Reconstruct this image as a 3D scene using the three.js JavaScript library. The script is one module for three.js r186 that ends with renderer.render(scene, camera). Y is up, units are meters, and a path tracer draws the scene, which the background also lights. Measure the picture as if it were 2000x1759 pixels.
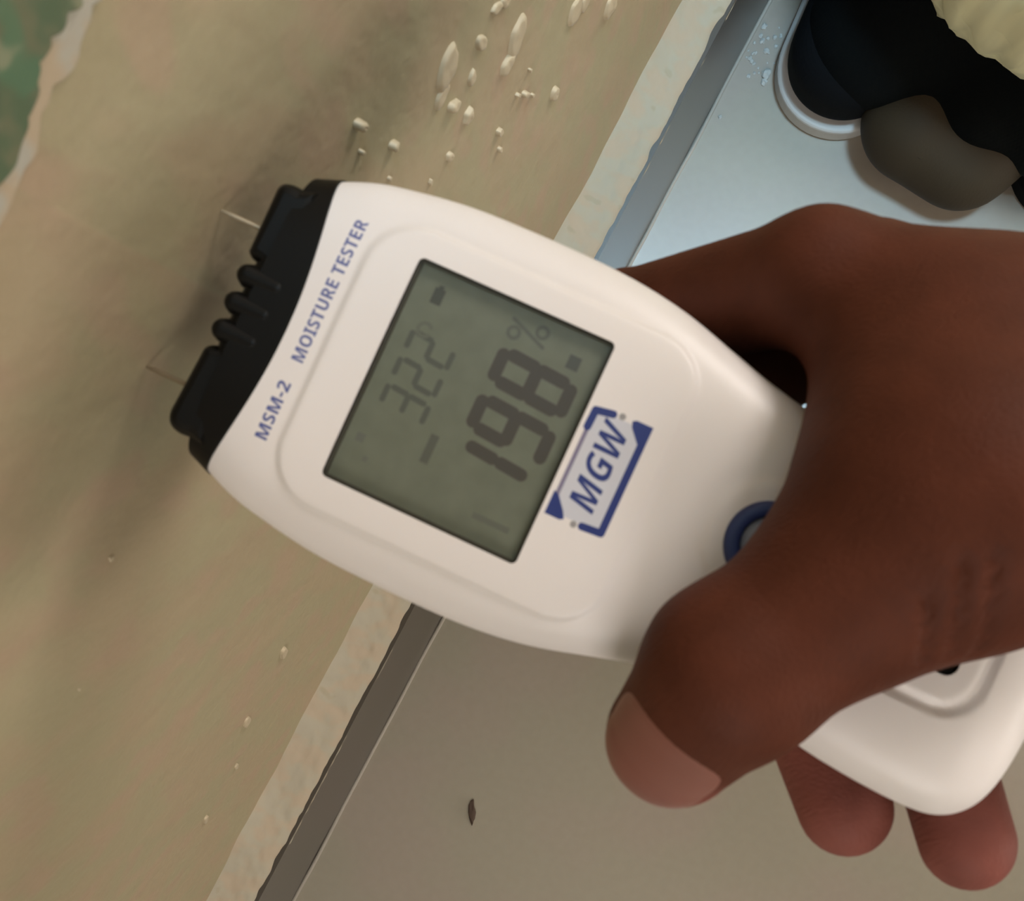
import * as THREE from 'three';
import { mergeVertices, mergeGeometries, toCreasedNormals } from 'three/addons/utils/BufferGeometryUtils.js';
import { RoundedBoxGeometry } from 'three/addons/geometries/RoundedBoxGeometry.js';
import { MarchingCubes } from 'three/addons/objects/MarchingCubes.js';
import { RectAreaLightUniformsLib } from 'three/addons/lights/RectAreaLightUniformsLib.js';
import { Brush, Evaluator, SUBTRACTION, INTERSECTION } from 'three-bvh-csg';
import { createNoise3D, createNoise2D } from 'simplex-noise';

// ---------------------------------------------------------------- camera, exposure, lights
const scene = new THREE.Scene();
const camera = new THREE.PerspectiveCamera(38.763, 2000 / 1759, 0.01, 20);
camera.position.set(0, 0.642656, 0.065301);
camera.up.set(0.883766, 0.040783, -0.466149);
camera.lookAt(0, 0.642656 - 0.9961947, 0.065301 - 0.0871557);
camera.userData.fStop = 60;
camera.focus = 0.5;
const renderer = new THREE.WebGLRenderer({ antialias: true });
renderer.toneMapping = THREE.LinearToneMapping;
renderer.toneMappingExposure = 1.0;
renderer.shadowMap.enabled = true;
RectAreaLightUniformsLib.init();
scene.background = new THREE.Color(0, 0, 0);

// lamps: [name, label, x, y, z, width, height, facing, colour, radiance of light, glow of fitting]
const LAMPS = [
  ['ceiling_lamp', 'small cool white square downlight in the ceiling', [0.25, 2.48, 0.24], 0.25, 0.25, [0, -1, 0], [0.48, 0.78, 1.0], 205.0, 20.0],
  ['wall_lamp', 'large warm frosted lamp panel high on the end wall', [2.02, 1.6, 0.6], 0.7, 0.7, [-1, 0, 0], [1.0, 0.92, 0.86], 23.0, 3.0],
  ['wall_lamp', 'warm frosted lamp panel on the left side wall', [-1.22, 1.4, 0.8], 0.7, 0.7, [1, 0, 0], [1.0, 0.92, 0.87], 6.0, 3.0],
  ['wall_lamp', 'warm frosted lamp panel low on the front wall', [0.45, 0.5, 2.42], 0.45, 0.45, [0, 0, -1], [1.0, 0.91, 0.83], 24.0, 3.0],
];

// ---------------------------------------------------------------- helpers
function mulberry(a) { return () => { a |= 0; a = a + 0x6D2B79F5 | 0; let t = Math.imul(a ^ a >>> 15, 1 | a); t = t + Math.imul(t ^ t >>> 7, 61 | t) ^ t; return ((t ^ t >>> 14) >>> 0) / 4294967296; }; }
const rnd = mulberry(20);
const noise3 = createNoise3D(mulberry(7)), noise2 = createNoise2D(mulberry(9));
const clamp = (x, a, b) => Math.min(b, Math.max(a, x));
const smooth = (a, b, x) => { const t = clamp((x - a) / (b - a), 0, 1); return t * t * (3 - 2 * t); };
const used = {};
function numbered(n) { const k = used[n] = (used[n] ?? -1) + 1; return k ? n + '_' + String(k).padStart(3, '0') : n; }
function tag(o, label, category, group) { o.userData.label = label; o.userData.category = category; if (group) o.userData.group = group; return o; }
function mesh(name, geometry, material, parent) {
  const m = new THREE.Mesh(geometry, material);
  m.name = parent && parent !== scene ? name : numbered(name); m.castShadow = m.receiveShadow = true;
  (parent ?? scene).add(m); return m;
}
function struct(name, geometry, material) { const m = mesh(name, geometry, material); m.userData.kind = 'structure'; return m; }
function box(x0, x1, y0, y1, z0, z1) { const g = new THREE.BoxGeometry(x1 - x0, y1 - y0, z1 - z0); g.translate((x0 + x1) / 2, (y0 + y1) / 2, (z0 + z1) / 2); return g; }
function interp(tab, x) {   // monotone smooth table lookup, rows [x, y]
  let i = 0; while (i < tab.length - 2 && x > tab[i + 1][0]) i++;
  const p0 = tab[Math.max(0, i - 1)], p1 = tab[i], p2 = tab[i + 1], p3 = tab[Math.min(tab.length - 1, i + 2)];
  const h = p2[0] - p1[0], t = clamp((x - p1[0]) / h, 0, 1);
  const m1 = p2 === p0 ? 0 : (p2[1] - p0[1]) / (p2[0] - p0[0]) * h, m2 = p3 === p1 ? 0 : (p3[1] - p1[1]) / (p3[0] - p1[0]) * h;
  const t2 = t * t, t3 = t2 * t;
  return (2 * t3 - 3 * t2 + 1) * p1[1] + (t3 - 2 * t2 + t) * m1 + (-2 * t3 + 3 * t2) * p2[1] + (t3 - t2) * m2;
}
function noiseTexture(w, h, fn, srgb) {   // fn(x, y) -> [r, g, b] 0..1
  const data = new Uint8Array(w * h * 4);
  for (let y = 0; y < h; y++) for (let x = 0; x < w; x++) {
    const c = fn(x / w, y / h), k = (y * w + x) * 4;
    data[k] = clamp(c[0], 0, 1) * 255; data[k + 1] = clamp(c[1], 0, 1) * 255; data[k + 2] = clamp(c[2], 0, 1) * 255; data[k + 3] = 255;
  }
  const t = new THREE.DataTexture(data, w, h); t.magFilter = t.minFilter = THREE.LinearFilter;
  t.wrapS = t.wrapT = THREE.RepeatWrapping; if (srgb) t.colorSpace = THREE.SRGBColorSpace; t.needsUpdate = true; return t;
}
function fbm(x, y, o) { let a = 0.5, s = 0; for (let i = 0; i < o; i++) { s += a * noise2(x, y); x *= 2.03; y *= 2.03; a *= 0.5; } return s; }
function planarUV(g, f) { const p = g.attributes.position, uv = new Float32Array(p.count * 2); for (let i = 0; i < p.count; i++) { const q = f(p.getX(i), p.getY(i), p.getZ(i)); uv[2 * i] = q[0]; uv[2 * i + 1] = q[1]; } g.setAttribute('uv', new THREE.BufferAttribute(uv, 2)); return g; }

// traced outlines and joints (millimetres)
const P2_SKIN = [[[0.2268,0.1115,0.0300,0.0250],[0.2225,0.1354,0.0270,0.0219]], [[0.2268,0.1115,0.0300,0.0250],[0.2784,0.1216,0.0400,0.0262]], [[0.2225,0.1354,0.0270,0.0219],[0.2662,0.1583,0.0350,0.0239]]];
const P2_CLOTH = [[[0.2427,0.1302,0.0500,0.0229],[0.2949,0.1648,0.0700,0.0506]], [[0.2528,0.0753,0.0450,0.0357],[0.3092,0.0951,0.0800,0.0513]], [[0.2427,0.1632,0.0400,0.0189],[0.2699,0.1941,0.0600,0.0455]], [[0.2949,0.1648,0.0700,0.0506],[0.3123,0.2116,0.1000,0.0591]]];
const P2_SHIRT = [[[0.33,0.13,0.18,0.11],[0.52,0.16,0.34,0.15]], [[0.3209,0.1331,0.1300,0.0798],[0.3354,0.1939,0.1800,0.1007]]];
const BONES = [
  ['palm', [[34.7,-36.5,-8,8.6],[64.2,-38.2,-6,11.2],[95.1,-42.2,-12,20]]],
  ['palm', [[42.9,-40.6,-22,9.2],[99.5,-41.6,-20,18]]],
  ['palm', [[49.8,-44.4,-38,9],[103.4,-44.7,-30,17]]],
  ['palm', [[59.6,-46.5,-52,8],[106.5,-44.7,-36,15]]],
  ['palm', [[52.0,-0.1,10,10.8],[60.6,-14.6,10,14.3],[93.1,-39.4,-6,19]]],
  ['palm', [[47.0,-28.9,-4,7.5],[51.9,-12.3,10,8]]],
  ['palm', [[55.0,-30.9,0,11],[58.4,-20.8,6,12]]],
  ['palm', [[96.6,-41.1,-14,24],[217.6,-82.0,-30,33]]],
  ['thumb', [[52.0,-0.1,10,10.8],[43.1,15.2,11,10.6],[41.1,26.3,3,8.6]]],
  ['index', [[34.7,-36.5,-8,8.6],[11.8,-23.4,-37,8.2],[13.5,-0.5,-40,7.5],[27.7,9.0,-36,7]]],
  ['middle', [[42.9,-40.6,-22,9.2],[31.0,-21.1,-40,8.4],[57.2,13.6,-37,7.8],[70.7,28.9,-25,6.9]]],
  ['ring', [[49.8,-44.4,-38,9],[55.6,-19.9,-42,8.2],[76.7,8.7,-37,7.6],[88.1,25.7,-25,6.9]]],
  ['pinky', [[59.6,-46.5,-52,8],[67.7,-25.5,-44,7],[79.7,-9.1,-37,6.5],[84.2,-0.1,-36,6.2]]]];
const FLAKES = [
  [0.61,53.1,403.4,53,406.9,54.5,410.5,57.1,413.1,59.9,413.5,62.3,412.2,62.3,408.7,62.2,405.4,60.4,401.8,57.4,400.4,54.5,400.6],
  [0.84,67.2,392.1,66.5,394.5,66.6,396.9,67.1,398.7,68.1,399,69.1,397.4,69.9,395.4,70.2,392.9,70.2,390.2,69.2,389.2,68.1,390.3],
  [0.46,61.4,385.6,61.5,387.3,61.8,389,62.7,390,63.5,390.3,64.5,390.2,64.7,388.6,64.6,387,64.2,385.2,63.1,384.3,62.2,384.8],
  [0.46,50.8,399.3,51.1,401.6,52,403.6,53.7,404.5,55.5,405.2,56.7,403.9,57.4,402,56.9,399.7,55.3,398.3,53.6,397.6,52.2,398.2],
  [0.99,53.8,390.7,53.9,392.1,54.4,393,55.4,393,56.5,391.5,57.6,389.9,57.8,388.2,57.4,386.9,56.7,386.3,55.4,387.3,54.4,388.9],
  [0.91,56.4,373.5,56.2,375.2,57.1,376.8,57.9,378.4,59.1,378,60.2,377.7,60.6,376.2,60,374.4,59.4,372.7,58.2,372.1,57,372.3],
  [0.57,75.6,363.8,75.4,367.3,76.4,371.3,78.4,375.4,81,375.7,83.5,375.6,84.9,372.5,84.4,367.9,82.1,364,79.5,361.4,76.8,360.8],
  [0.68,71.4,365.1,71.8,367,72.4,368.7,74.2,369.1,76.1,368.2,77.2,366,78.4,363.8,77.4,362.3,76.2,361.3,74.4,361.4,72.4,362.7],
  [0.68,89.2,297.4,88.6,300.1,89.1,302.7,90.1,304.1,91.3,304.2,92.4,302.8,93,300.5,93.1,298,92.7,295.4,91.5,294.1,90.2,295.6],
  [0.76,78.1,332.1,77.6,333.9,77.7,335.2,78.1,335.7,78.8,335.3,79.4,334.2,79.9,332.5,80,330.9,79.8,329.9,79.2,330,78.6,330.3],
  [0.38,75.7,339.2,75.4,340.1,75.4,341,75.8,341.1,76.1,341.1,76.5,340.5,76.8,339.4,76.9,338.4,76.6,338,76.3,337.8,76,338.3],
  [0.38,81,324,80.8,325.1,80.8,326,81,326.6,81.5,326.3,81.9,325.5,82.2,324.4,82.3,323.3,82.2,322.6,81.8,322.6,81.4,323.1],
  [1.14,34.3,438,34.4,439.1,34.7,439.9,35.2,440.2,35.9,439.6,36.4,438.4,36.6,437.2,36.4,436.3,35.9,436,35.3,436.1,34.6,436.8],
  [0.99,37.8,414.5,37.9,415.5,38.2,416.3,38.9,416.4,39.6,415.8,40.1,414.8,40.3,413.6,40,412.8,39.5,412.2,38.9,412.6,38.2,413.4],
  [0.76,48.1,372.1,48.1,373.5,48.5,374.6,49,375.5,49.8,375.2,50.4,374.3,50.5,373,50.5,371.6,50,370.8,49.3,370.4,48.6,371],
  [0.57,32.5,428.8,32.4,429.5,32.5,430.2,32.7,430.5,33,430.6,33.3,430.2,33.4,429.6,33.4,428.9,33.3,428.3,33,428,32.7,428.3],
  [0.61,65.5,337.1,65.2,339,65.4,340.5,65.8,341.4,66.4,341.1,67.1,340.5,67.6,338.8,67.6,337,67.4,335.6,66.8,335.2,66.1,335.7],
  [0.46,64.1,327.9,63.8,329,64,330.1,64.3,330.8,64.8,330.8,65.2,330.3,65.5,329.3,65.5,328.1,65.3,327.1,64.8,327,64.4,327.2],
  [0.38,82,340.1,81.8,341.2,81.8,342.1,81.9,342.8,82.2,342.9,82.5,342.2,82.9,341.4,83,340.4,82.9,339.7,82.7,339.3,82.4,339.4],
  [0.91,119.4,284.7,118.7,288.8,119.4,292.5,120.8,295.5,123.2,295.6,125.5,293.8,127,289.8,126.9,285.4,126.2,281.1,123.6,281,121.2,281.3],
  [0.68,106.6,320,106,323,106.5,325.5,107.4,327.8,109.2,327.2,110.6,325.3,112,322.8,111.8,319.9,111.2,317.2,109.6,316.6,107.9,317.3],
  [0.68,73,397.7,73,399.1,73.9,399.3,75,399,76.3,397.4,77.3,395.5,77.6,394,77.5,392.7,76.5,392.8,75.1,393.7,73.8,395.6],
  [0.53,76.7,391.6,76.5,393.7,76.5,395.7,77.6,396,78.6,395.8,79.7,394.8,80.5,392.8,80.3,390.9,80,389.2,78.9,388.7,77.7,390],
  [0.34,100.8,323.5,100.6,327.2,101.5,330.5,103.4,333.2,106.2,332.2,108.8,330.7,110.2,326.9,109.6,322.9,107.7,320.5,105.3,318.4,102.6,320.4],
  [0.30,34,405.8,34,406.4,34,407.1,34.3,407.4,34.6,407.3,34.9,407,35,406.4,35,405.8,34.8,405.3,34.5,405.2,34.2,405.3],
  [0.38,41.3,375.8,41.4,376.7,41.5,377.6,41.9,378,42.4,378.4,42.7,377.9,42.8,377.1,42.7,376.3,42.4,375.6,42,375,41.6,375.4],
  [0.23,-4.5,363.1,-4.5,364.5,-4.4,365.8,-4.1,366.7,-3.8,366.8,-3.6,365.9,-3.4,364.8,-3.5,363.5,-3.7,362.3,-4,361.9,-4.3,362.3],
  [0.34,-70.9,429.2,-70.7,429.9,-70.4,430.5,-70,431.1,-69.8,431.2,-69.7,430.8,-69.8,430.3,-70,429.6,-70.4,428.9,-70.7,428.6,-70.9,428.8],
  [0.30,-110.9,263.7,-110.2,266.3,-108.7,268,-107.3,268.8,-106.3,268.2,-106.2,266.2,-107,263.6,-108.2,261,-109.7,260,-110.9,260,-111.7,261.1],
  [0.27,-129.9,243,-129.3,244.7,-128.3,246.3,-127.5,246.5,-126.7,246.7,-126.7,245.5,-127.3,243.7,-128.2,242.1,-129.2,240.8,-130.1,240.4,-130.2,241.7],
  [0.27,-148.5,246.2,-147.6,247.9,-146.4,249.4,-145.3,250.1,-144.6,249.8,-144.3,249,-144.8,247.4,-146.1,245.8,-147.2,244.6,-148.4,243.9,-148.9,244.6],
  [0.27,-88.2,261.7,-87,264.2,-85.8,266.7,-84.3,268.1,-83.1,267.7,-83,265.7,-83.8,263,-84.7,260.3,-86.2,259,-87.6,258.2,-88.5,259.1],
  [0.19,-45.2,446.2,-44.9,446.7,-44.6,447.1,-44.3,447.4,-44.1,447,-43.9,446.6,-44.1,446.1,-44.4,445.6,-44.7,445.3,-44.9,445.4,-45.1,445.7]];
const GREEN_EDGE = [20.8,531.3,18.3,531.0,17.6,530.0,16.4,531.5,15.2,530.9,14.5,531.1,13.5,532.2,12.8,531.4,11.8,531.5,11.0,531.9,10.3,531.0,9.3,530.5,8.6,529.5,7.0,529.2,6.2,529.2,5.4,528.4,3.9,528.1,2.9,527.7,1.4,527.3,-1.7,528.8];
const LIP_EDGE = [22.6,527.0,20.0,526.6,18.6,527.5,17.2,526.7,15.1,526.3,13.4,525.3,11.6,525.8,10.2,527.1,8.6,526.4,7.2,526.5,5.6,525.3,3.8,524.1,2.0,524.6,0.4,524.3,-2.3,523.8,-5.7,524.1];
const QUICK = false;
const NAIL = { up: [-0.25, 0.25, 0.9], half: 1.05, mid: -0.5, len: 7.5 };
const SHOE_TURN = 0.11, P2_BOX = [[0.16, -0.08, 0.0], [0.72, 0.44, 0.6]];
const HOLDER_LEGS = [[[480, 190, -470, 60], [480, 200, -60, 78]], [[480, 340, -470, 60], [480, 320, -60, 78]], [[480, 260, -40, 130], [470, 230, 200, 140]]];
const HOLDER_BACK = [[[470, 235, 180, 150], [400, 200, 480, 185]], [[400, 200, 480, 185], [160, 35, 590, 185]]];

// ---------------------------------------------------------------- materials
const mixc = (a, b, t) => [a[0] + (b[0] - a[0]) * t, a[1] + (b[1] - a[1]) * t, a[2] + (b[2] - a[2]) * t];
// beige emulsion: blotches a few centimetres across, greener and pinker by turns, plus fine grain
const wallMap = noiseTexture(1024, 1024, (x, y) => {
  const a = fbm(x * 22, y * 9, 3), b = fbm(x * 30 + 9, y * 12 + 4, 2), g = fbm(x * 400, y * 400, 2) * 0.012;
  let c = mixc([0.62, 0.558, 0.452], [0.605, 0.565, 0.452], smooth(-0.3, 0.3, a));
  c = mixc(c, [0.64, 0.548, 0.46], 0.6 * smooth(0.1, 0.45, b));
  return [c[0] + g, c[1] + g, c[2] + g];
}, true);
const wallBump = noiseTexture(1024, 1024, (x, y) => { const v = 0.5 + 0.35 * fbm(x * 60, y * 25, 3) + 0.1 * fbm(x * 260, y * 200, 2); return [v, v, v]; });
const M = {
  wall: new THREE.MeshStandardMaterial({ map: wallMap, roughness: 0.62, bumpMap: wallBump, bumpScale: 0.0005 }),
  plain: new THREE.MeshStandardMaterial({ color: 0xb8ab92, roughness: 0.8 }),
  ceiling: new THREE.MeshStandardMaterial({ color: 0xd8d2c6, roughness: 0.9 }),
  flake: new THREE.MeshStandardMaterial({ color: 0xb3a48a, roughness: 0.5 }),
  green: new THREE.MeshStandardMaterial({ roughness: 0.6, map: noiseTexture(256, 256, (x, y) => {
    const a = smooth(-0.25, 0.3, fbm(x * 9, y * 6, 3)), b = smooth(0.28, 0.48, fbm(x * 7 + 5, y * 5 + 2, 3)), t = smooth(0.1, 0.3, fbm(x * 6 + 11, y * 5 + 8, 2));
    return mixc(mixc(mixc([0.385, 0.40, 0.30], [0.305, 0.37, 0.27], a), [0.30, 0.43, 0.32], 0.7 * t), [0.55, 0.54, 0.44], 0.7 * b);
  }, true) }),
  lip: new THREE.MeshStandardMaterial({ roughness: 0.75, map: noiseTexture(256, 256, (x, y) => mixc([0.67, 0.605, 0.515], [0.65, 0.635, 0.59], smooth(-0.2, 0.3, fbm(x * 8, y * 5, 3))), true) }),
  tile: new THREE.MeshPhysicalMaterial({ roughness: 0.26, ior: 1.7, map: noiseTexture(512, 512, (x, y) => {
    const a = fbm(x * 5, y * 5, 3), g = fbm(x * 90, y * 90, 2) * 0.01;
    const c = mixc([0.60, 0.56, 0.515], [0.59, 0.565, 0.51], smooth(-0.3, 0.3, a)); return [c[0] + g, c[1] + g, c[2] + g];
  }, true) }),
  skirt: new THREE.MeshPhysicalMaterial({ color: 0x3d3833, roughness: 0.28, ior: 1.6 }),
  fillet: new THREE.MeshStandardMaterial({ roughness: 0.75, map: noiseTexture(1024, 256, (x, y) => {
    const a = fbm(x * 40, y * 6, 3), s = smooth(0.5, 0.62, fbm(x * 30 + 3, y * 5 + 7, 3));
    return mixc(mixc([0.64, 0.585, 0.51], [0.62, 0.595, 0.53], smooth(-0.3, 0.3, a)), [0.58, 0.55, 0.47], s * 0.6);
  }, true), bumpMap: noiseTexture(512, 256, (x, y) => { const v = 0.5 + 0.5 * fbm(x * 60, y * 14, 3); return [v, v, v]; }), bumpScale: 0.0003 }),
  grout: new THREE.MeshStandardMaterial({ color: 0xa29c92, roughness: 0.6 }),
  white: null,
  shell: new THREE.MeshPhysicalMaterial({ color: 0xe5dfde, roughness: 0.42 }),
  black: new THREE.MeshPhysicalMaterial({ color: 0x090807, roughness: 0.42, specularIntensity: 0.45 }),
  steel: new THREE.MeshStandardMaterial({ color: 0x9c8d77, roughness: 0.5, metalness: 1 }),
  blue: new THREE.MeshPhysicalMaterial({ color: 0x24356e, roughness: 0.45 }),
  grey: new THREE.MeshPhysicalMaterial({ color: 0x8d93a5, roughness: 0.5 }),
  darkFrame: new THREE.MeshStandardMaterial({ color: 0x3a372c, roughness: 0.6 }),
  skin: new THREE.MeshPhysicalMaterial({ vertexColors: true, roughness: 0.62, specularIntensity: 0.25, bumpMap: noiseTexture(512, 512, (x, y) => { const v = 0.5 + 0.4 * fbm(x * 60, y * 60, 3); return [v, v, v]; }), bumpScale: 0.00012 }),
  nail: new THREE.MeshPhysicalMaterial({ color: 0x82544a, roughness: 0.4, specularIntensity: 0.6 }),
  trousers: new THREE.MeshPhysicalMaterial({ color: 0x070a0b, specularIntensity: 0.2, roughness: 0.9, bumpMap: noiseTexture(256, 256, (x, y) => { const v = 0.5 + 0.5 * Math.sin(x * 400) * Math.sin(y * 400); return [v, v, v]; }), bumpScale: 0.0002 }),
  jacket: new THREE.MeshStandardMaterial({ color: 0x6b6258, roughness: 0.9 }),
  shoe: new THREE.MeshPhysicalMaterial({ color: 0x0a0c0f, specularIntensity: 0.25, roughness: 0.9 }),
  sole: new THREE.MeshStandardMaterial({ color: 0xb9b7b4, roughness: 0.6 }),
  khaki: new THREE.MeshStandardMaterial({ color: 0xf4eec6, roughness: 0.9, map: noiseTexture(256, 256, (x, y) => { const v = 0.92 + 0.1 * fbm(x * 8, y * 8, 3); return [v, v, v * 0.98]; }, true) }),
  debris: new THREE.MeshStandardMaterial({ color: 0xb0b0ac, roughness: 0.8 }),
  speck: new THREE.MeshStandardMaterial({ color: 0x4a3a30, roughness: 0.8 }),
};

// ---------------------------------------------------------------- the room
const X0 = -1.3, X1 = 2.1, Z1 = 2.5, HY = 2.55, SK = 0.154, LEDGE = 0.0172;
{
  const fl = struct('floor', planarUV(box(X0, X1, -0.1, 0, -0.1, Z1), (x, y, z) => [x / 0.6, z / 0.6]), M.tile);
  // damp wall: a fine grid whose face undulates by a millimetre or two, with real thickness behind
  const g = new THREE.PlaneGeometry(1.2, 1.0, 500, 420); g.translate(0, SK + 0.5, 0);
  const p = g.attributes.position;
  for (let i = 0; i < p.count; i++) {
    const x = p.getX(i), y = p.getY(i), edge = smooth(0.6, 0.5, Math.abs(x)) * smooth(1.154, 1.05, y);
    p.setZ(i, edge * (0.0005 * noise2(x * 12, y * 5) + 0.0002 * noise2(x * 40, y * 16)));
  }
  g.computeVertexNormals(); planarUV(g, (x, y) => [x / 0.6, y / 0.6]);
  const rest = [box(X0, -0.6, 0, HY, -0.1, 0), box(0.6, X1, 0, HY, -0.1, 0), box(-0.6, 0.6, SK + 1.0, HY, -0.1, 0), box(-0.6, 0.6, 0, SK + 1, -0.1, -0.004)];
  for (const r of rest) planarUV(r, (x, y) => [x / 0.6, y / 0.6]);
  const wb = struct('wall_back', mergeGeometries([g, ...rest]), M.wall);
  struct('wall_front', box(X0 - 0.1, X1 + 0.1, -0.1, HY, Z1, Z1 + 0.1), M.plain);
  struct('wall_left', box(X0 - 0.1, X0, -0.1, HY, -0.1, Z1), M.plain);
  struct('wall_right', box(X1, X1 + 0.1, -0.1, HY, -0.1, Z1), M.plain);
  struct('ceiling', box(X0 - 0.1, X1 + 0.1, HY, HY + 0.1, -0.1, Z1 + 0.1), M.ceiling);

  // skirting: glossy tile face, cement fillet on its top, thin grout line at the floor
  const bb = new THREE.Group(); bb.name = 'baseboard_back'; bb.userData.kind = 'structure'; scene.add(bb);
  mesh('skirting_tile', box(X0, X1, 0.0, SK - 0.002, 0, LEDGE), M.skirt, bb);
  {
    const n = 900, m = 14, fg = new THREE.PlaneGeometry(1, 1, n, m), q = fg.attributes.position;
    for (let i = 0; i < q.count; i++) {
      const a = q.getX(i) + 0.5, b = 0.5 - q.getY(i);   // b: 0 at the wall, 1 at the outer edge
      const x = -0.45 + 0.95 * a, wob = 0.0003 * noise2(x * 30, 3.3) + 0.00015 * noise2(x * 160, 9.1);
      const lift = 0.008 * Math.pow(1 - b, 2.2) * (1 + 0.5 * noise2(x * 18, 1.7));
      const chip = Math.max(0, noise2(x * 25, 20.5) - 0.76) * 0.006 * smooth(0.6, 1, b);
      let z = -0.001 + b * (LEDGE + 0.001 + wob - chip), y = SK + lift + 0.0004 * noise3(x * 120, b * 5, 2) - 0.004 * Math.pow(b, 9);
      if (b > 0.999) { y = SK - 0.005; }
      q.setXYZ(i, x, y, z);
    }
    planarUV(fg, (x, y, z) => [x / 0.5, z / 0.1]); fg.computeVertexNormals();
    const side = [box(X0, -0.45, SK - 0.003, SK, 0, LEDGE), box(0.5, X1, SK - 0.003, SK, 0, LEDGE)];
    for (const s of side) planarUV(s, (x, y, z) => [x / 0.5, z / 0.1]);
    const fm = mesh('cement_fillet', mergeGeometries([fg, ...side]), M.fillet, bb); fm.userData.label = 'pale cement smeared along the top of the skirting';
    const gr = new THREE.TubeGeometry(new THREE.CatmullRomCurve3(Array.from({ length: 60 }, (_, i) => new THREE.Vector3(-0.5 + i / 59, 0.0004, LEDGE + 0.0008 + 0.0004 * noise2(i * 0.7, 4)))), 300, 0.0011, 6);
    mesh('grout_line', gr, M.grout, bb);
  }

  // blistered, flaking paint: each blister domed and a little ragged
  for (const f of FLAKES) {
    const n = (f.length - 1) / 2, h = f[0] * 0.001; let cx = 0, cy = 0;
    for (let i = 0; i < n; i++) { cx += f[1 + 2 * i] / n; cy += f[2 + 2 * i] / n; }
    const pos = [], idx = [], R = 5;
    const curve = new THREE.CatmullRomCurve3(Array.from({ length: n }, (_, i) => new THREE.Vector3(f[1 + 2 * i], f[2 + 2 * i], 0)), true), K = 26;
    pos.push(cx / 1000, cy / 1000, h);
    for (let r = 1; r <= R; r++) for (let k = 0; k < K; k++) {
      const q = curve.getPoint(k / K), t = r / R, x = (cx + (q.x - cx) * t) / 1000, y = (cy + (q.y - cy) * t) / 1000;
      pos.push(x, y, r === R ? -0.0012 : h * Math.pow(1 - Math.pow(t, 3), 0.6) * (1 + 0.35 * noise2(x * 300, y * 120)) + 0.0002);
    }
    for (let k = 0; k < K; k++) { idx.push(0, 1 + k, 1 + (k + 1) % K); for (let r = 0; r < R - 1; r++) { const a = 1 + r * K + k, b = 1 + r * K + (k + 1) % K; idx.push(a, a + K, b, b, a + K, b + K); } }
    let fg = new THREE.BufferGeometry(); fg.setAttribute('position', new THREE.Float32BufferAttribute(pos, 3)); fg.setIndex(idx);
    fg.computeVertexNormals(); const nz = fg.attributes.normal.getZ(0); if (nz < 0) { for (let i = 0; i < idx.length; i += 3) [idx[i], idx[i + 1]] = [idx[i + 1], idx[i]]; fg.setIndex(idx); fg.computeVertexNormals(); }
    planarUV(fg, (x, y) => [x / 0.6, y / 0.6]);
    mesh('paint_flake', fg, M.flake, wb);
  }
  // upper coat: torn green paint over a pale lip of filler
  const band = (edge, depth, z0, mat, name, label) => {
    const pts = []; for (let i = 0; i < edge.length; i += 2) pts.push(new THREE.Vector2(edge[i] / 1000, edge[i + 1] / 1000));
    const s = new THREE.Shape(); s.moveTo(pts[0].x, pts[0].y); s.splineThru(pts.slice(1)); const last = pts[pts.length - 1];
    s.lineTo(last.x - 0.06, last.y); s.lineTo(last.x - 0.06, 0.62); s.lineTo(pts[0].x + 0.02, 0.62); s.closePath();
    const eg = new THREE.ExtrudeGeometry(s, { depth: depth, bevelEnabled: true, bevelThickness: 0.0006, bevelSize: 0.0005, bevelSegments: 3, curveSegments: 60 });
    eg.translate(0, 0, z0); planarUV(eg, (x, y) => [x / 0.08, y / 0.08]);
    const m = mesh(name, eg, mat, wb); m.userData.label = label;
  };
  band(LIP_EDGE, 0.0006, -0.0006, M.lip, 'filler_lip', 'pale ragged lip of old filler under the green paint');
  band(GREEN_EDGE, 0.0006, -0.0001, M.green, 'green_paint', 'torn green paint high on the wall');
}

// lamps of the room: a glowing panel in a frame and an area light just in front of it
for (const [name, label, at, w, h, face, col, power, glow] of LAMPS) {
  const t = new THREE.Group(); t.name = numbered(name); t.position.set(...at); t.lookAt(at[0] + face[0], at[1] + face[1], at[2] + face[2] + (face[1] ? 1e-6 : 0)); scene.add(t);
  tag(t, label, 'lamp');
  const frame = new THREE.Shape(); frame.moveTo(-w / 2 - 0.03, -h / 2 - 0.03); frame.lineTo(w / 2 + 0.03, -h / 2 - 0.03); frame.lineTo(w / 2 + 0.03, h / 2 + 0.03); frame.lineTo(-w / 2 - 0.03, h / 2 + 0.03); frame.closePath();
  const hole = new THREE.Path(); hole.moveTo(-w / 2, -h / 2); hole.lineTo(-w / 2, h / 2); hole.lineTo(w / 2, h / 2); hole.lineTo(w / 2, -h / 2); hole.closePath(); frame.holes.push(hole);
  const fg = new THREE.ExtrudeGeometry(frame, { depth: 0.05, bevelEnabled: false }); fg.translate(0, 0, -0.04); mesh('frame', fg, M.plain, t);
  const gl = new THREE.BoxGeometry(w, h, 0.02); gl.translate(0, 0, -0.02);
  mesh('diffuser', gl, new THREE.MeshStandardMaterial({ color: 0xffffff, emissive: new THREE.Color(...col), emissiveIntensity: glow }), t);
  const l = new THREE.RectAreaLight(new THREE.Color(...col), power, w, h);
  l.position.set(at[0] + face[0] * 0.012, at[1] + face[1] * 0.012, at[2] + face[2] * 0.012); l.lookAt(at[0] + face[0], at[1] + face[1], at[2] + face[2] + (face[1] ? 1e-6 : 0)); l.name = 'lamp_light'; scene.add(l);
}

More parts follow.
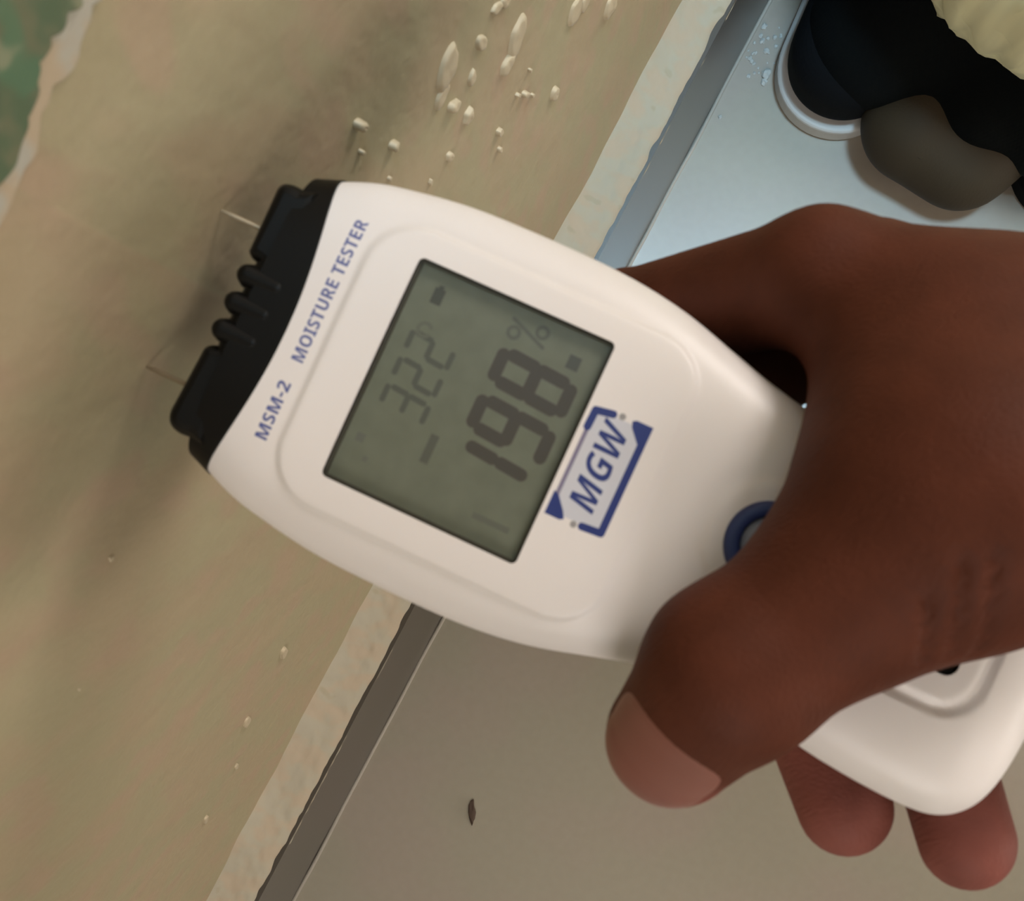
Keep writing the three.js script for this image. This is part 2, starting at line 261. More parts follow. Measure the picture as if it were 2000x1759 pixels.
// ---------------------------------------------------------------- the moisture meter (built in millimetres: u along, w up, v across)
const METER_AT = [0.0018556, 0.47726802, 0.04340921], METER_TURN = -1.514727;
const MM = 0.001;
const mmGeo = (g) => { g.scale(MM, MM, MM); return g; };
const HW = [[-40, 17.5], [-36, 19.6], [-33, 21.0], [-28, 23.0], [-23, 24.5], [-13, 26.1], [-3, 26.5], [8, 26.4], [15, 25.8], [21, 24.7], [29, 22.4], [35, 20.7], [42, 19.4], [49, 19.8], [57, 21.6], [65, 22.6], [73, 22.9], [77, 22.3], [80, 20.4], [82, 17.4], [83.4, 12.5], [84.1, 7], [84.4, 0.5]];
const HT = [[-40, 11.5], [-33, 12.4], [-26, 12.9], [-15, 13], [20, 13], [60, 13], [74, 12.6], [78, 11.4], [81, 9.4], [83, 6.5], [84.1, 3.2], [84.4, 0.5]];
const V0 = 0.3, WC = -13, NX = 4.2;
const sgnpow = (c, e) => Math.sign(c) * Math.pow(Math.abs(c), e);
const rrect = (x, y, cx, cy, hx, hy, r) => { const dx = Math.abs(x - cx) - hx + r, dy = Math.abs(y - cy) - hy + r; return Math.hypot(Math.max(dx, 0), Math.max(dy, 0)) + Math.min(Math.max(dx, dy), 0) - r; };
function relief(u, v) {   // raised display surround and the groove round the battery catch
  let d = 0.45 * smooth(0.5, -0.5, rrect(u, v, 2.5, V0, 23.5, 20.0, 7));
  d -= 0.7 * smooth(0.9, 0.35, Math.abs(rrect(u, v, 62.5, -1.0, 11, 10.5, 5)));
  d += 0.3 * smooth(0.5, -0.5, rrect(u, v, 42.2, -0.3, 8.3, 8.3, 8.3));
  return d;
}
function shellHalf(top, nu, nv, u0, scaleW = 1) {   // closed half of the loft
  const pos = [], uv = [], idx = [], us = [];
  for (let i = 0; i <= nu; i++) { const t = i / nu; us.push(t < 0.8 ? u0 + (78 - u0) * t / 0.8 : 78 + 6.4 * Math.sin((t - 0.8) / 0.2 * Math.PI / 2)); }
  const row = nv + 1;
  for (const s of us) for (let j = 0; j <= nv; j++) {
    const a = Math.PI * j / nv, c = Math.cos(a), n = Math.sin(a);
    const v = V0 + sgnpow(c, 2 / NX) * interp(HW, s) * scaleW; let w = WC + (top ? 1 : -1) * sgnpow(n, 2 / NX) * interp(HT, s) * scaleW;
    // the black cap bites a shallow arc out of the front of the white shell
    const arc = -100.6 + Math.sqrt(75 * 75 - v * v) - u0 - 1.0, u = s + (u0 > -36 ? arc * smooth(u0 + 12, u0, s) : 0);
    if (top) w += relief(u, v) * smooth(0.2, 0.8, n);
    pos.push(u, w, v); uv.push((u + 40) / 130, 1 - (v + 32.5) / 65);
  }
  const quad = (a, b, c2, d) => { if (top) idx.push(a, b, c2, c2, b, d); else idx.push(a, c2, b, c2, d, b); };
  for (let i = 0; i < nu; i++) for (let j = 0; j < nv; j++) { const a = i * row + j; quad(a, a + 1, a + row, a + row + 1); }
  const base = pos.length / 3;   // inner flat at the seam and the front face
  for (let i = 0; i <= nu; i++) { for (const j of [0, nv]) { const k = (i * row + j) * 3; pos.push(pos[k], pos[k + 1], pos[k + 2]); uv.push(0.01, 0.01); } }
  for (let i = 0; i < nu; i++) { const a = base + 2 * i; quad(a, a + 2, a + 1, a + 3); }
  const fb = pos.length / 3;
  for (let j = 0; j <= nv; j++) { pos.push(pos[j * 3], pos[j * 3 + 1], pos[j * 3 + 2]); uv.push(0.01, 0.01); }
  for (let j = 1; j < nv; j++) { if (top) idx.push(fb, fb + j + 1, fb + j); else idx.push(fb, fb + j, fb + j + 1); }
  const g = new THREE.BufferGeometry(); g.setAttribute('position', new THREE.Float32BufferAttribute(pos, 3)); g.setAttribute('uv', new THREE.Float32BufferAttribute(uv, 2)); g.setIndex(idx);
  g.computeVertexNormals(); return g;
}
// printed artwork of the top shell: only ink, on white
const shellPrint = (() => {
  const W = 2048, H = 1024, c = document.createElement('canvas'); c.width = W; c.height = H; const x = c.getContext('2d'), K = W / 130;
  x.fillStyle = '#ffffff'; x.fillRect(0, 0, W, H);
  const P = (u, v) => [(u + 40) * K, (v + 32.5) * K];
  const text = (s, u, v0, v1, size, style, col) => {
    x.save(); x.translate(...P(u, v0)); x.rotate(-Math.PI / 2); x.font = style + ' ' + size * K + 'px sans-serif'; x.fillStyle = col; x.textBaseline = 'alphabetic';
    const m = x.measureText(s).width; x.scale((v0 - v1) * K / m, 1); x.fillText(s, 0, 0); x.restore();
  };
  const ink = '#5765a8';
  text('MSM-2', -22.9, 14.9, 6.4, 2.5, 'bold', ink);
  text('MOISTURE TESTER', -22.7, 3.6, -17.2, 2.5, 'bold', '#6672ae');
  // framed logo
  const blue = '#2b3c86';
  x.fillStyle = '#dfe6f2'; x.fillRect(...P(15.2, -7.2), 7 * K, 14.4 * K);
  x.fillStyle = '#8b88a6'; x.fillRect(...P(14.7, -6.4), 0.55 * K, 13 * K);
  x.fillStyle = blue; x.strokeStyle = blue;
  const tri = (pts) => { x.beginPath(); pts.forEach((p, i) => i ? x.lineTo(...P(...p)) : x.moveTo(...P(...p))); x.closePath(); x.fill(); };
  tri([[14.5, 4.6], [15.2, 4.9], [16.6, 6.6], [17.1, 7.5], [16.6, 7.8], [14.5, 7.8]]);
  tri([[22.7, -4.4], [21.6, -5.2], [20.2, -6.8], [19.9, -7.6], [20.4, -7.9], [22.7, -7.9]]);
  x.lineWidth = 1.0 * K; x.lineJoin = 'round'; x.lineCap = 'round';
  x.beginPath(); x.moveTo(...P(14.9, -4.6)); x.lineTo(...P(15.0, -7.0)); x.lineTo(...P(17.3, -7.4)); x.stroke();
  x.beginPath(); x.moveTo(...P(22.2, -5)); x.lineTo(...P(22.2, 7.2)); x.lineTo(...P(19.6, 7.4)); x.stroke();
  x.fillStyle = '#a5a6a8'; for (const v of [-7.6, 7.6]) { x.beginPath(); x.arc(...P(18.5, v), 0.45 * K, 0, 7); x.fill(); }
  text('MGW', 20.2, 5.9, -5.9, 5.0, 'italic bold', blue);
  const t = new THREE.CanvasTexture(c); t.colorSpace = THREE.SRGBColorSpace; t.anisotropy = 8; return t;
})();
M.white = new THREE.MeshPhysicalMaterial({ color: 0xe5dfde, map: shellPrint, roughness: 0.42 });

const meter = new THREE.Group(); meter.name = 'moisture_meter'; meter.position.set(...METER_AT); meter.rotation.y = METER_TURN; scene.add(meter);
tag(meter, 'white handheld moisture meter with a grey display and black cap, pressed to the beige wall', 'moisture meter');
{
  const ev = new Evaluator(); ev.attributes = ['position', 'normal', 'uv']; ev.useGroups = false;
  const cut = (g, tool) => { const a = new Brush(g), b = new Brush(tool); a.updateMatrixWorld(); b.updateMatrixWorld(); return ev.evaluate(a, b, SUBTRACTION).geometry; };
  const prism = (hx, hz, r, y0, y1, cx, cz) => { const s = new THREE.Shape(); s.moveTo(-hx + r, -hz); s.lineTo(hx - r, -hz); s.absarc(hx - r, -hz + r, r, -Math.PI / 2, 0); s.lineTo(hx, hz - r); s.absarc(hx - r, hz - r, r, 0, Math.PI / 2); s.lineTo(-hx + r, hz); s.absarc(-hx + r, hz - r, r, Math.PI / 2, Math.PI); s.lineTo(-hx, -hz + r); s.absarc(-hx + r, -hz + r, r, Math.PI, Math.PI * 1.5); const g = new THREE.ExtrudeGeometry(s, { depth: y1 - y0, bevelEnabled: false, curveSegments: 6 }); g.rotateX(-Math.PI / 2); g.translate(cx, y0, cz); return g; };
  let top = shellHalf(true, 260, 220, -30);
  top = cut(top, prism(14.05, 15.75, 0.8, -1.35, 4, -0.2, -0.15));          // display pocket
  top = cut(top, prism(4.6, 4.6, 1.6, -2.2, 4, 65.3, 0.7));                // recess of the catch
  mesh('upper_shell', mmGeo(top), M.white, meter);
  mesh('lower_shell', mmGeo(shellHalf(false, 160, 120, -30)), M.shell, meter);
  // display
  const lcd = (() => {
    const K = 32, W = 28 * K, H = 31.4 * K, c = document.createElement('canvas'); c.width = W; c.height = H; const x = c.getContext('2d');
    const P = (u, v) => [(u + 14.2) * K, (v + 15.85) * K];
    x.fillStyle = '#696c5e'; x.fillRect(0, 0, W, H);
    const im = x.getImageData(0, 0, W, H); for (let i = 0; i < W * H; i++) { const q = 5 * fbm((i % W) / 160, Math.floor(i / W) / 160, 2); im.data[4 * i] += q - 1; im.data[4 * i + 1] += q; im.data[4 * i + 2] += q; } x.putImageData(im, 0, 0);
    // seven segment digit; s across (reading way, -v), h down (+u)
    const SEG = { 1: 'bc', 2: 'abged', 3: 'abgcd', 8: 'abcdefg', 9: 'abcdfg' };
    const digit = (d, u0, v0, h, w, th, col, slant) => {
      x.strokeStyle = col; x.lineWidth = th * K; x.lineCap = 'round';
      const Q = (a, b) => P(u0 + b * h, v0 - a * w - slant * (1 - b)), g = 0.13;
      const L = { a: [g, 0, 1 - g, 0], g: [g, 0.5, 1 - g, 0.5], d: [g, 1, 1 - g, 1], f: [0, g, 0, 0.5 - g / 2], e: [0, 0.5 + g / 2, 0, 1 - g], b: [1, g, 1, 0.5 - g / 2], c: [1, 0.5 + g / 2, 1, 1 - g] };
      for (const k of SEG[d]) { const l = L[k]; x.beginPath(); x.moveTo(...Q(l[0], l[1])); x.lineTo(...Q(l[2], l[3])); x.stroke(); }
    };
    const dark = '#494640', mid = '#52554d', faint = '#5e6156';
    digit(1, 0.9, 8.5, 10.0, 3.7, 1.7, dark, 0.9);
    digit(9, 0.9, 2.1, 10.0, 3.9, 1.75, dark, 0.7);
    digit(8, 0.9, -4.6, 10.0, 3.9, 1.75, dark, 0.7);
    digit(3, -11.3, 4.0, 6.1, 2.4, 0.8, mid, 0.5);
    digit(2, -11.3, 0.1, 6.1, 2.4, 0.8, mid, 0.5);
    digit(2, -11.3, -3.8, 6.1, 2.4, 0.8, mid, 0.5);
    const bar = (u, v, du, dv, col) => { x.fillStyle = col; x.fillRect(...P(u, v), du * K, dv * K); };
    bar(-11.0, -13.2, 1.5, 2.2, '#484a43'); bar(-10.6, -13.6, 0.7, 0.5, '#484a43');            // battery
    x.fillStyle = faint; x.strokeStyle = '#575a51'; x.lineWidth = 0.5 * K;
    for (const [u, v] of [[0.9, -11.9], [4.4, -13.4]]) { x.beginPath(); x.arc(...P(u, v), 0.75 * K, 0, 7); x.stroke(); }
    x.beginPath(); x.moveTo(...P(5.2, -11.6)); x.lineTo(...P(0.2, -13.6)); x.stroke();       // percent sign
    bar(8.9, -12.4, 1.7, 1.9, '#4e504a');
    x.strokeStyle = faint; x.lineWidth = 0.5 * K; x.beginPath(); x.arc(...P(-10.0, -7.4), 0.9 * K, 0.6, 5.6); x.stroke();
    bar(-3.4, 4.6, 1.2, 4.0, '#55574e'); bar(6.0, 11.6, 5.2, 0.8, '#5e6157'); bar(-12.4, 8.4, 1.2, 1.2, '#60635a'); bar(-10.4, 11.0, 0.7, 0.7, '#60635a');
    const t = new THREE.CanvasTexture(c); t.colorSpace = THREE.SRGBColorSpace; return t;
  })();
  const dg = new THREE.BoxGeometry(28, 0.6, 31.4); dg.translate(-0.2, -1.6, -0.15);
  planarUV(dg, (u, w, v) => [(u + 14.2) / 28, 1 - (v + 15.85) / 31.4]);
  mesh('display', mmGeo(dg), new THREE.MeshPhysicalMaterial({ map: lcd, roughness: 0.32, specularIntensity: 0.5 }), meter).userData.label = 'grey green display reading 198';
  // black gasket round the pocket
  { const s = new THREE.Shape(); s.moveTo(-14.1, -15.8); s.lineTo(14.1, -15.8); s.lineTo(14.1, 15.8); s.lineTo(-14.1, 15.8); s.closePath(); const h = new THREE.Path(); h.moveTo(-13.6, -15.3); h.lineTo(-13.6, 15.3); h.lineTo(13.6, 15.3); h.lineTo(13.6, -15.3); h.closePath(); s.holes.push(h);
    const g = new THREE.ExtrudeGeometry(s, { depth: 0.7, bevelEnabled: false }); g.rotateX(-Math.PI / 2); g.translate(-0.2, -1.32, -0.15); mesh('display_gasket', mmGeo(g), M.darkFrame, meter); }
  // power button: blue ring, pale centre
  { const pts = [[3.65, -1], [3.65, 0.8], [4.0, 1.15], [5.2, 1.15], [5.6, 0.8], [5.8, 0.2], [5.8, -1]].map((p) => new THREE.Vector2(...p)); const g = new THREE.LatheGeometry(pts, 64); g.translate(42.2, 0.1, -0.3); const b = mesh('power_button', mmGeo(g), M.blue, meter);
    const c = new THREE.LatheGeometry([[0, 0.85], [2.4, 0.8], [3.6, 0.65], [3.6, -1]].map((p) => new THREE.Vector2(...p)), 48); c.translate(42.2, 0.1, -0.3); mesh('button_centre', mmGeo(c), M.grey, b); }
  // black catch with a chrome stud
  { const g = prism(4.5, 4.5, 1.5, -2.6, -0.9, 65.3, 0.7); const b = mesh('battery_catch', mmGeo(g), M.black, meter); const s = new THREE.SphereGeometry(0.8, 24, 16); s.scale(1, 0.6, 1); s.translate(66.8, -0.8, 2.5); mesh('stud', mmGeo(s), M.steel, b); }
  // black cap: flange following the shell, nose with two blocks and three ribs
  const fl = []; { const n = 60, m = 120, pos = [], idx = [];
    for (let i = 0; i <= n; i++) for (let j = 0; j <= m; j++) {
      const a = 2 * Math.PI * j / m, t = i / n, s0 = -33.2, v = V0 + sgnpow(Math.cos(a), 2 / NX) * (interp(HW, -33 + 3 * t) + 0.25 - (t > 0.97 ? 0.35 : 0)), w = WC + sgnpow(Math.sin(a), 2 / NX) * (interp(HT, -33 + 3 * t) + 0.2 - (t > 0.97 ? 0.35 : 0));
      const arc = -100.6 + Math.sqrt(75 * 75 - v * v) - 0.95; pos.push(s0 + (arc - s0) * t, w, v);
    }
    for (let i = 0; i < n; i++) for (let j = 0; j < m; j++) { const a = i * (m + 1) + j; idx.push(a, a + m + 1, a + 1, a + 1, a + m + 1, a + m + 2); }
    const c = pos.length / 3; for (let j = 0; j <= m; j++) pos.push(pos[3 * j], pos[3 * j + 1], pos[3 * j + 2]); const ce = pos.length / 3; pos.push(-33.2, WC, V0);
    for (let j = 0; j < m; j++) idx.push(ce, c + j, c + j + 1);
    const g = new THREE.BufferGeometry(); g.setAttribute('position', new THREE.Float32BufferAttribute(pos, 3)); g.setIndex(idx); g.computeVertexNormals(); planarUV(g, (x, y, z) => [x, z]); fl.push(g); }
  const s = new THREE.Shape(); const F = -36.6, B = -30.6;
  s.moveTo(B, -18.6); s.lineTo(-33.2, -17.9); s.quadraticCurveTo(F - 0.2, -18.6, F, -15.8); s.lineTo(F, -7.4); s.quadraticCurveTo(F + 0.3, -6.6, F + 1.6, -6.4);
  for (const v of [-4.3, -0.3, 3.7]) { s.lineTo(F + 1.5, v - 1.75); s.bezierCurveTo(F - 0.5, v - 1.8, F - 0.5, v + 1.8, F + 1.5, v + 1.75); }
  s.lineTo(F + 1.6, 5.9); s.quadraticCurveTo(F + 0.2, 6.1, F, 7.2); s.lineTo(F - 0.6, 16.4); s.quadraticCurveTo(F - 0.4, 19.0, F + 2.2, 18.9); s.lineTo(-33.2, 18.8); s.lineTo(B, 19.2); s.closePath();
  const nose = new THREE.ExtrudeGeometry(s, { depth: 17, bevelEnabled: true, bevelThickness: 2.2, bevelSize: 1.6, bevelOffset: -1.6, bevelSegments: 3, curveSegments: 10 }); nose.rotateX(Math.PI / 2); nose.translate(0, -3.4, 0); planarUV(nose, (x, y, z) => [x, z]);
  const capGroup = new THREE.Group(); capGroup.name = 'cap'; meter.add(capGroup); capGroup.userData.label = 'black ribbed plastic cap';
  mesh('cap_nose', mmGeo(nose), M.black, capGroup); mesh('cap_flange', mmGeo(fl[0]), M.black, capGroup);
  for (const v of [-4.3, -0.3, 3.7]) { const g = new THREE.CapsuleGeometry(1.5, 4.6, 8, 20); g.rotateZ(Math.PI / 2); g.translate(-32.6, -1.6, v); mesh('rib', mmGeo(g), M.black, capGroup); }
  // two steel pins, their points in the wall
  for (const [v0, u1, w1, v1] of [[-11.0, -42.867, -3.5, -10.875], [12.6, -44.194, -6.24, 12.769]]) {
    const a = new THREE.Vector3(-35.5, -5.2, v0), b = new THREE.Vector3(u1 - 0.6, w1, v1), L = a.distanceTo(b);
    const g = new THREE.LatheGeometry([[0.34, 0], [0.34, L - 3], [0.24, L - 1.2], [0.02, L]].map((p) => new THREE.Vector2(...p)), 20);
    g.applyQuaternion(new THREE.Quaternion().setFromUnitVectors(new THREE.Vector3(0, 1, 0), b.clone().sub(a).normalize())); g.translate(a.x, a.y, a.z); mesh('pin', mmGeo(g), M.steel, meter);
  }
}

// ---------------------------------------------------------------- the hand that holds it (same frame as the meter, millimetres)
function capsule(p, a, b) {   // tapered capsule distance; a, b = [u, v, w, r]
  const bx = b[0] - a[0], by = b[1] - a[1], bz = b[2] - a[2], px = p[0] - a[0], py = p[1] - a[1], pz = p[2] - a[2];
  const t = clamp((px * bx + py * by + pz * bz) / (bx * bx + by * by + bz * bz), 0, 1);
  return Math.hypot(px - bx * t, py - by * t, pz - bz * t) - (a[3] + (b[3] - a[3]) * t);
}
const smin = (a, b, k) => { const h = Math.max(k - Math.abs(a - b), 0) / k; return Math.min(a, b) - h * h * k * 0.25; };
function meterSDF(u, v, w) {
  const past = Math.max(0, u - 84.4); u = Math.min(u, 84.4); const hw = Math.max(interp(HW, u), 0.5), ht = Math.max(interp(HT, u), 0.5);
  const f = Math.pow(Math.pow(Math.abs(v - V0) / hw, NX) + Math.pow(Math.abs(w - WC) / ht, NX), 1 / NX), d = (f - 1) * Math.min(hw, ht); return past ? Math.hypot(past, Math.max(d, 0)) + 0.3 : d;
}
const CREASES = [[58.5, -6.5, 63.0, 2.2], [61.2, -8.3, 65.8, 0.9], [57.3, -1.5, 60.5, 4.2]];   // skin folds at the root of the thumb, [u, v, u, v]
function handSDF(p) {
  const g = {};
  for (const [name, J] of BONES) for (let i = 0; i + 1 < J.length; i++) {
    const d = capsule(p, J[i], J[i + 1]); g[name] = name in g ? smin(g[name], d, name === 'palm' ? 13 : 2.5) : d;
  }
  let d = g.palm; d = smin(d, g.thumb, 5);
  let f = g.index; for (const n of ['middle', 'ring', 'pinky']) f = smin(f, g[n], 0.8);
  d = smin(d, f, 3.5);
  if (p[2] > 3 && Math.abs(d) < 3 && p[0] > 52 && p[0] < 72) for (const c of CREASES) {
    const t = clamp(((p[0] - c[0]) * (c[2] - c[0]) + (p[1] - c[1]) * (c[3] - c[1])) / ((c[2] - c[0]) ** 2 + (c[3] - c[1]) ** 2), 0, 1), q = Math.hypot(p[0] - c[0] - t * (c[2] - c[0]), p[1] - c[1] - t * (c[3] - c[1]));
    d += 0.55 * Math.exp(-q * q / 0.7);
  }
  return Math.max(d, 0.25 - meterSDF(p[0], p[1], p[2]));
}
function marching(sdf, lo, hi, res) {
  const mc = new MarchingCubes(res, new THREE.MeshBasicMaterial(), false, false, 700000); mc.isolation = 0;
  const at = (i, k) => lo[k] + (hi[k] - lo[k]) * i / res;
  for (let z = 0; z < res; z++) for (let y = 0; y < res; y++) for (let x = 0; x < res; x++) mc.field[x + y * res + z * res * res] = -sdf([at(x, 0), at(y, 1), at(z, 2)]);
  mc.update();
  const n = mc.count, pos = new Float32Array(n * 3);
  for (let i = 0; i < n; i++) for (let k = 0; k < 3; k++) pos[3 * i + k] = lo[k] + (hi[k] - lo[k]) * (mc.positionArray[3 * i + k] * 0.5 + 0.5);
  let g = new THREE.BufferGeometry(); g.setAttribute('position', new THREE.BufferAttribute(pos, 3)); g = mergeVertices(g, 0.001); return g;
}
function settle(g, sdf, e) {   // pull vertices onto the field and take its gradient as the normal
  const p = g.attributes.position, nor = new Float32Array(p.count * 3);
  for (let i = 0; i < p.count; i++) {
    const q = [p.getX(i), p.getY(i), p.getZ(i)]; let n;
    for (let it = 0; it < 2; it++) {
      const d = sdf(q); n = [sdf([q[0] + e, q[1], q[2]]) - d, sdf([q[0], q[1] + e, q[2]]) - d, sdf([q[0], q[1], q[2] + e]) - d]; const l = Math.hypot(...n) || 1; n = n.map((x) => x / l);
      if (!it) { const s = clamp(d, -0.4, 0.4); for (let k = 0; k < 3; k++) q[k] -= n[k] * s; }
    }
    p.setXYZ(i, ...q); nor.set(n, 3 * i);
  }
  g.setAttribute('normal', new THREE.BufferAttribute(nor, 3)); return g;
}
function toLocal(g) {   // [u, v, w] millimetres -> group axes (u, w, v) metres
  const p = g.attributes.position, n = g.attributes.normal; const uv = new Float32Array(p.count * 2);
  for (let i = 0; i < p.count; i++) { const [u, v, w] = [p.getX(i), p.getY(i), p.getZ(i)]; p.setXYZ(i, u * MM, w * MM, v * MM); uv[2 * i] = u / 60; uv[2 * i + 1] = (v + 0.6 * w) / 60; n.setXYZ(i, n.getX(i), n.getZ(i), n.getY(i)); }
  g.setAttribute('uv', new THREE.BufferAttribute(uv, 2));
  const ix = g.index.array; for (let i = 0; i < ix.length; i += 3) { const t = ix[i]; ix[i] = ix[i + 1]; ix[i + 1] = t; }
  return g;
}
{
  const person = new THREE.Group(); person.name = numbered('person'); person.position.set(...METER_AT); person.rotation.y = METER_TURN; scene.add(person);
  tag(person, 'person whose bare brown right hand grips the white meter, thumb across its front', 'person');
  const g = settle(marching(handSDF, [4, -92, -68], [190, 44, 42], QUICK ? 90 : 150), handSDF, 0.3);
  const p = g.attributes.position, col = new Float32Array(p.count * 3);
  const back = [0.086, 0.0248, 0.0132], pad = [0.21, 0.07, 0.056];
  for (let i = 0; i < p.count; i++) {
    const q = [p.getX(i), p.getY(i), p.getZ(i)];
    // palm side of the middle and ring finger ends is paler, as is the skin of the thumb end
    let t = 0; for (const [name, J] of BONES) if (name === 'middle' || name === 'ring') t = Math.max(t, smooth(4, 0.5, capsule(q, J[2], J[3])) * smooth(12, 20, q[1]));
    const th = BONES.find((b) => b[0] === 'thumb')[1]; t = Math.max(t, 0.75 * smooth(27, 31, q[1]) * smooth(3, 0.5, capsule(q, th[1], th[2])));
    const m = 1 + 0.10 * noise3(q[0] / 9, q[1] / 9, q[2] / 9) + 0.05 * noise3(q[0] / 2.5, q[1] / 2.5, q[2] / 2.5), c = mixc(back, pad, t);
    col.set([c[0] * m, c[1] * m, c[2] * m], 3 * i);
  }
  g.setAttribute('color', new THREE.BufferAttribute(col, 3));
  const hand = mesh('body', toLocal(g), M.skin, person);
  // the rest of the holder that shades the floor: dark trousers, standing beyond the right edge of the frame
  {
    const blob = (J) => { const s = (q) => { let d = 1e9; for (const [a, c] of J) d = smin(d, capsule(q, a, c), 25); return d; }; return toLocal(settle(marching(s, [-80, -160, -490], [690, 480, 860], 64), s, 1)); };
    mesh('trousers', blob(HOLDER_LEGS), M.trousers, person);
    mesh('jacket', blob(HOLDER_BACK), M.jacket, person);
  }
  // thumbnail, laid on the skin of the thumb's end
  {
    const th = BONES.find((b) => b[0] === 'thumb')[1], A = new THREE.Vector3(...th[1].slice(0, 3)), T = new THREE.Vector3(...th[2].slice(0, 3));
    const ax = T.clone().sub(A).normalize(), up = new THREE.Vector3(...NAIL.up); up.addScaledVector(ax, -up.dot(ax)).normalize(); const si = new THREE.Vector3().crossVectors(ax, up);
    const n = 28, rowc = n + 1, pos = [], idx = [];
    const hit = (o, d) => { let t = 0; for (let i = 0; i < 60; i++) { const q = o.clone().addScaledVector(d, t), s = handSDF(q.toArray()); if (s < 0.01) break; t += s * 0.8; if (t > 40) break; } return o.clone().addScaledVector(d, t); };
    for (const layer of [0, 1]) for (let i = 0; i <= n; i++) for (let j = 0; j <= n; j++) {
      let a = -1 + 2 * i / n, b = -1 + 2 * j / n; const l = Math.max(Math.abs(a), Math.abs(b)), r = Math.pow(Math.pow(Math.abs(a), 2.6) + Math.pow(Math.abs(b), 2.6), 1 / 2.6) || 1; a *= l / r; b *= l / r;
      const ang = b * NAIL.half, along = NAIL.mid + a * NAIL.len, dir = up.clone().multiplyScalar(Math.cos(ang)).addScaledVector(si, Math.sin(ang));
      if (along > 0) { const k = along / 9; dir.addScaledVector(ax, k * 1.1).normalize(); }
      const o = T.clone().addScaledVector(ax, Math.min(along, 0)).addScaledVector(dir, 22), q = hit(o, dir.clone().negate());
      q.addScaledVector(dir, layer ? -0.5 : 0.28 - 0.3 * Math.pow(l, 8)); pos.push(q.x, q.y, q.z);
    }
    for (const L of [0, 1]) for (let i = 0; i < n; i++) for (let j = 0; j < n; j++) { const a = L * rowc * rowc + i * rowc + j; if (L) idx.push(a, a + rowc, a + 1, a + 1, a + rowc, a + rowc + 1); else idx.push(a, a + 1, a + rowc, a + 1, a + rowc + 1, a + rowc); }
    const ng = new THREE.BufferGeometry(); ng.setAttribute('position', new THREE.Float32BufferAttribute(pos, 3)); ng.setIndex(idx); ng.computeVertexNormals(); toLocal(ng); ng.computeVertexNormals();
    mesh('thumbnail', ng, M.nail, hand).userData.label = 'pinkish brown thumbnail';
  }
}

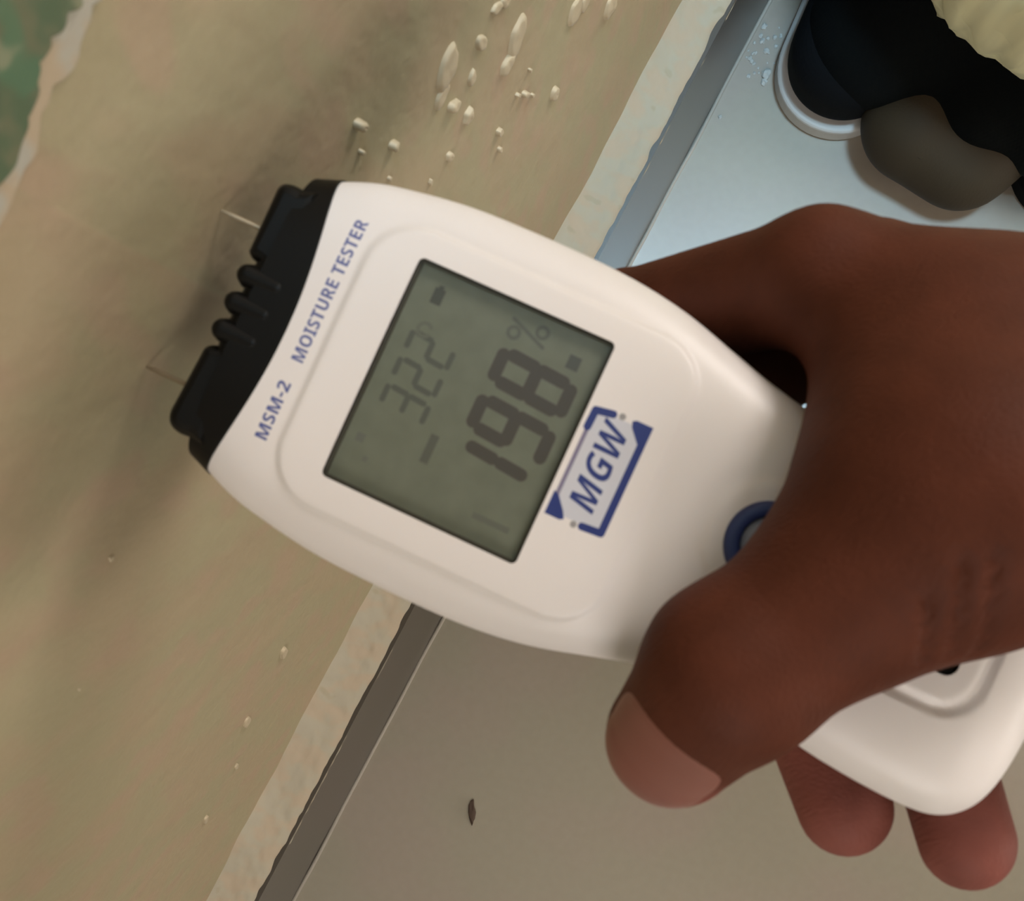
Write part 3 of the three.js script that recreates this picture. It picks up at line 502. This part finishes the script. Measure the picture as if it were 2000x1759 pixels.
// ---------------------------------------------------------------- the second person, kneeling at the upper right
{
  const person = new THREE.Group(); person.name = numbered('person'); scene.add(person);
  tag(person, 'person in black trousers and khaki cloth kneeling on the tiles, one black pale-soled shoe showing', 'person');
  const field = (J, k) => (p) => { let d = 1e9; for (const [a, b] of J) d = smin(d, capsule(p, a, b), k); return d; };
  // joints are metres in the order x, z, y, radius
  const make = (J, k, lo, hi, res) => {
    const s = (p) => field(J, k)(p) , g = settle(marching(s, lo, hi, res), s, 0.0005); const p = g.attributes.position, n = g.attributes.normal, uv = new Float32Array(p.count * 2);
    for (let i = 0; i < p.count; i++) { const [x, z, y] = [p.getX(i), p.getY(i), p.getZ(i)]; p.setXYZ(i, x, y, z); n.setXYZ(i, n.getX(i), n.getZ(i), n.getY(i)); uv[2 * i] = x * 8; uv[2 * i + 1] = z * 8; }
    g.setAttribute('uv', new THREE.BufferAttribute(uv, 2)); const ix = g.index.array; for (let i = 0; i < ix.length; i += 3) { const t = ix[i]; ix[i] = ix[i + 1]; ix[i + 1] = t; } return g;
  };
  const bg = make(P2_SKIN, 0.012, [0.14, 0.03, -0.01], [0.36, 0.25, 0.14], 80);
  bg.setAttribute('color', new THREE.BufferAttribute(new Float32Array(bg.attributes.position.count * 3).map((_, i) => [0.042, 0.03, 0.018][i % 3]), 3));
  const body = mesh('body', bg, M.skin, person);
  mesh('trousers', make(P2_CLOTH, 0.02, [0.14, 0.0, -0.02], [0.46, 0.36, 0.24], 100), M.trousers, person);
  // shoes: pale sole following the foot outline, dark rounded upper
  const shoe = (at, turn, soleMat) => {
    const g0 = new THREE.Group(); g0.name = 'shoe'; g0.position.set(...at); g0.rotation.y = turn; person.add(g0);
    const out = new THREE.Shape(); out.moveTo(0.13, -0.026); out.lineTo(0.03, -0.029); out.bezierCurveTo(-0.012, -0.029, -0.012, 0.029, 0.03, 0.029); out.lineTo(0.13, 0.026); out.absarc(0.13, 0, 0.026, Math.PI / 2, -Math.PI / 2, true);
    const sg = new THREE.ExtrudeGeometry(out, { depth: 0.010, bevelEnabled: true, bevelThickness: 0.002, bevelSize: 0.002, bevelSegments: 3, curveSegments: 24 }); sg.rotateX(-Math.PI / 2); sg.translate(0, 0.002, 0); mesh('sole', sg, soleMat, g0);
    const ug = new THREE.ExtrudeGeometry(out, { depth: 0.01, bevelEnabled: true, bevelThickness: 0.018, bevelSize: 0.013, bevelOffset: -0.0143, bevelSegments: 10, curveSegments: 32 }); ug.rotateX(-Math.PI / 2); ug.translate(0, 0.027, 0); mesh('upper', ug, M.shoe, g0);
  };
  shoe([0.2124, 0, 0.0689], SHOE_TURN, M.sole);
  shoe([0.2247, 0, 0.1908], SHOE_TURN, M.shoe);
  // khaki shirt: a rounded back with creases
  const kg = make(P2_SHIRT, 0.04, P2_BOX[0], P2_BOX[1], 100); const kp = kg.attributes.position, kn = kg.attributes.normal;
  for (let i = 0; i < kp.count; i++) { const x = kp.getX(i), y = kp.getY(i), z = kp.getZ(i), d = 0.002 * noise3(x * 30, y * 14, z * 60) + 0.0012 * Math.sin((z * 0.9 - x * 0.5) * 420 + 4 * noise3(x * 12, y * 12, z * 12)); kp.setXYZ(i, x + kn.getX(i) * d, y + kn.getY(i) * d, z + kn.getZ(i) * d); }
  kg.computeVertexNormals(); mesh('shirt', kg, M.khaki, person).userData.label = 'khaki cloth at the top corner';
}

// ---------------------------------------------------------------- litter on the floor
{
  const bit = (r, seed) => { const g = new THREE.IcosahedronGeometry(r, 1), p = g.attributes.position; for (let i = 0; i < p.count; i++) { const k = 1 + 0.35 * noise3(p.getX(i) / r + seed, p.getY(i) / r, p.getZ(i) / r); p.setXYZ(i, p.getX(i) * k * 1.2, p.getY(i) * k * 0.6, p.getZ(i) * k); } g.computeVertexNormals(); return g; };
  const n = 30, g = [];
  for (let i = 0; i < n; i++) { const r = 0.0004 + 0.0010 * rnd() * rnd(), b = bit(r, i * 3.1); b.translate(0.236 + (rnd() + rnd() - 1) * 0.018, r * 0.4, 0.0275 + (rnd() + rnd() - 1) * 0.009); g.push(b); }
  for (const [x, z, r] of [[0.2265, 0.0335, 0.0022], [0.2225, 0.0345, 0.0015], [0.197, 0.0232, 0.001], [0.2475, 0.0215, 0.0014]]) { const b = bit(r, x * 900); b.translate(x, r * 0.4, z); g.push(b); }
  const m = mesh('plaster_crumbs', mergeGeometries(g), M.debris); m.userData.kind = 'stuff'; tag(m, 'scatter of pale plaster crumbs on the tile beside the skirting', 'crumbs');
  const s = bit(0.0021, 4.4); s.scale(2.4, 0.7, 0.8); s.rotateY(0.5); s.translate(-0.1688, 0.0009, 0.0761);
  tag(mesh('dirt_fleck', s, M.speck), 'small dark fleck lying alone on the brown floor tile', 'fleck');
}

renderer.render(scene, camera);
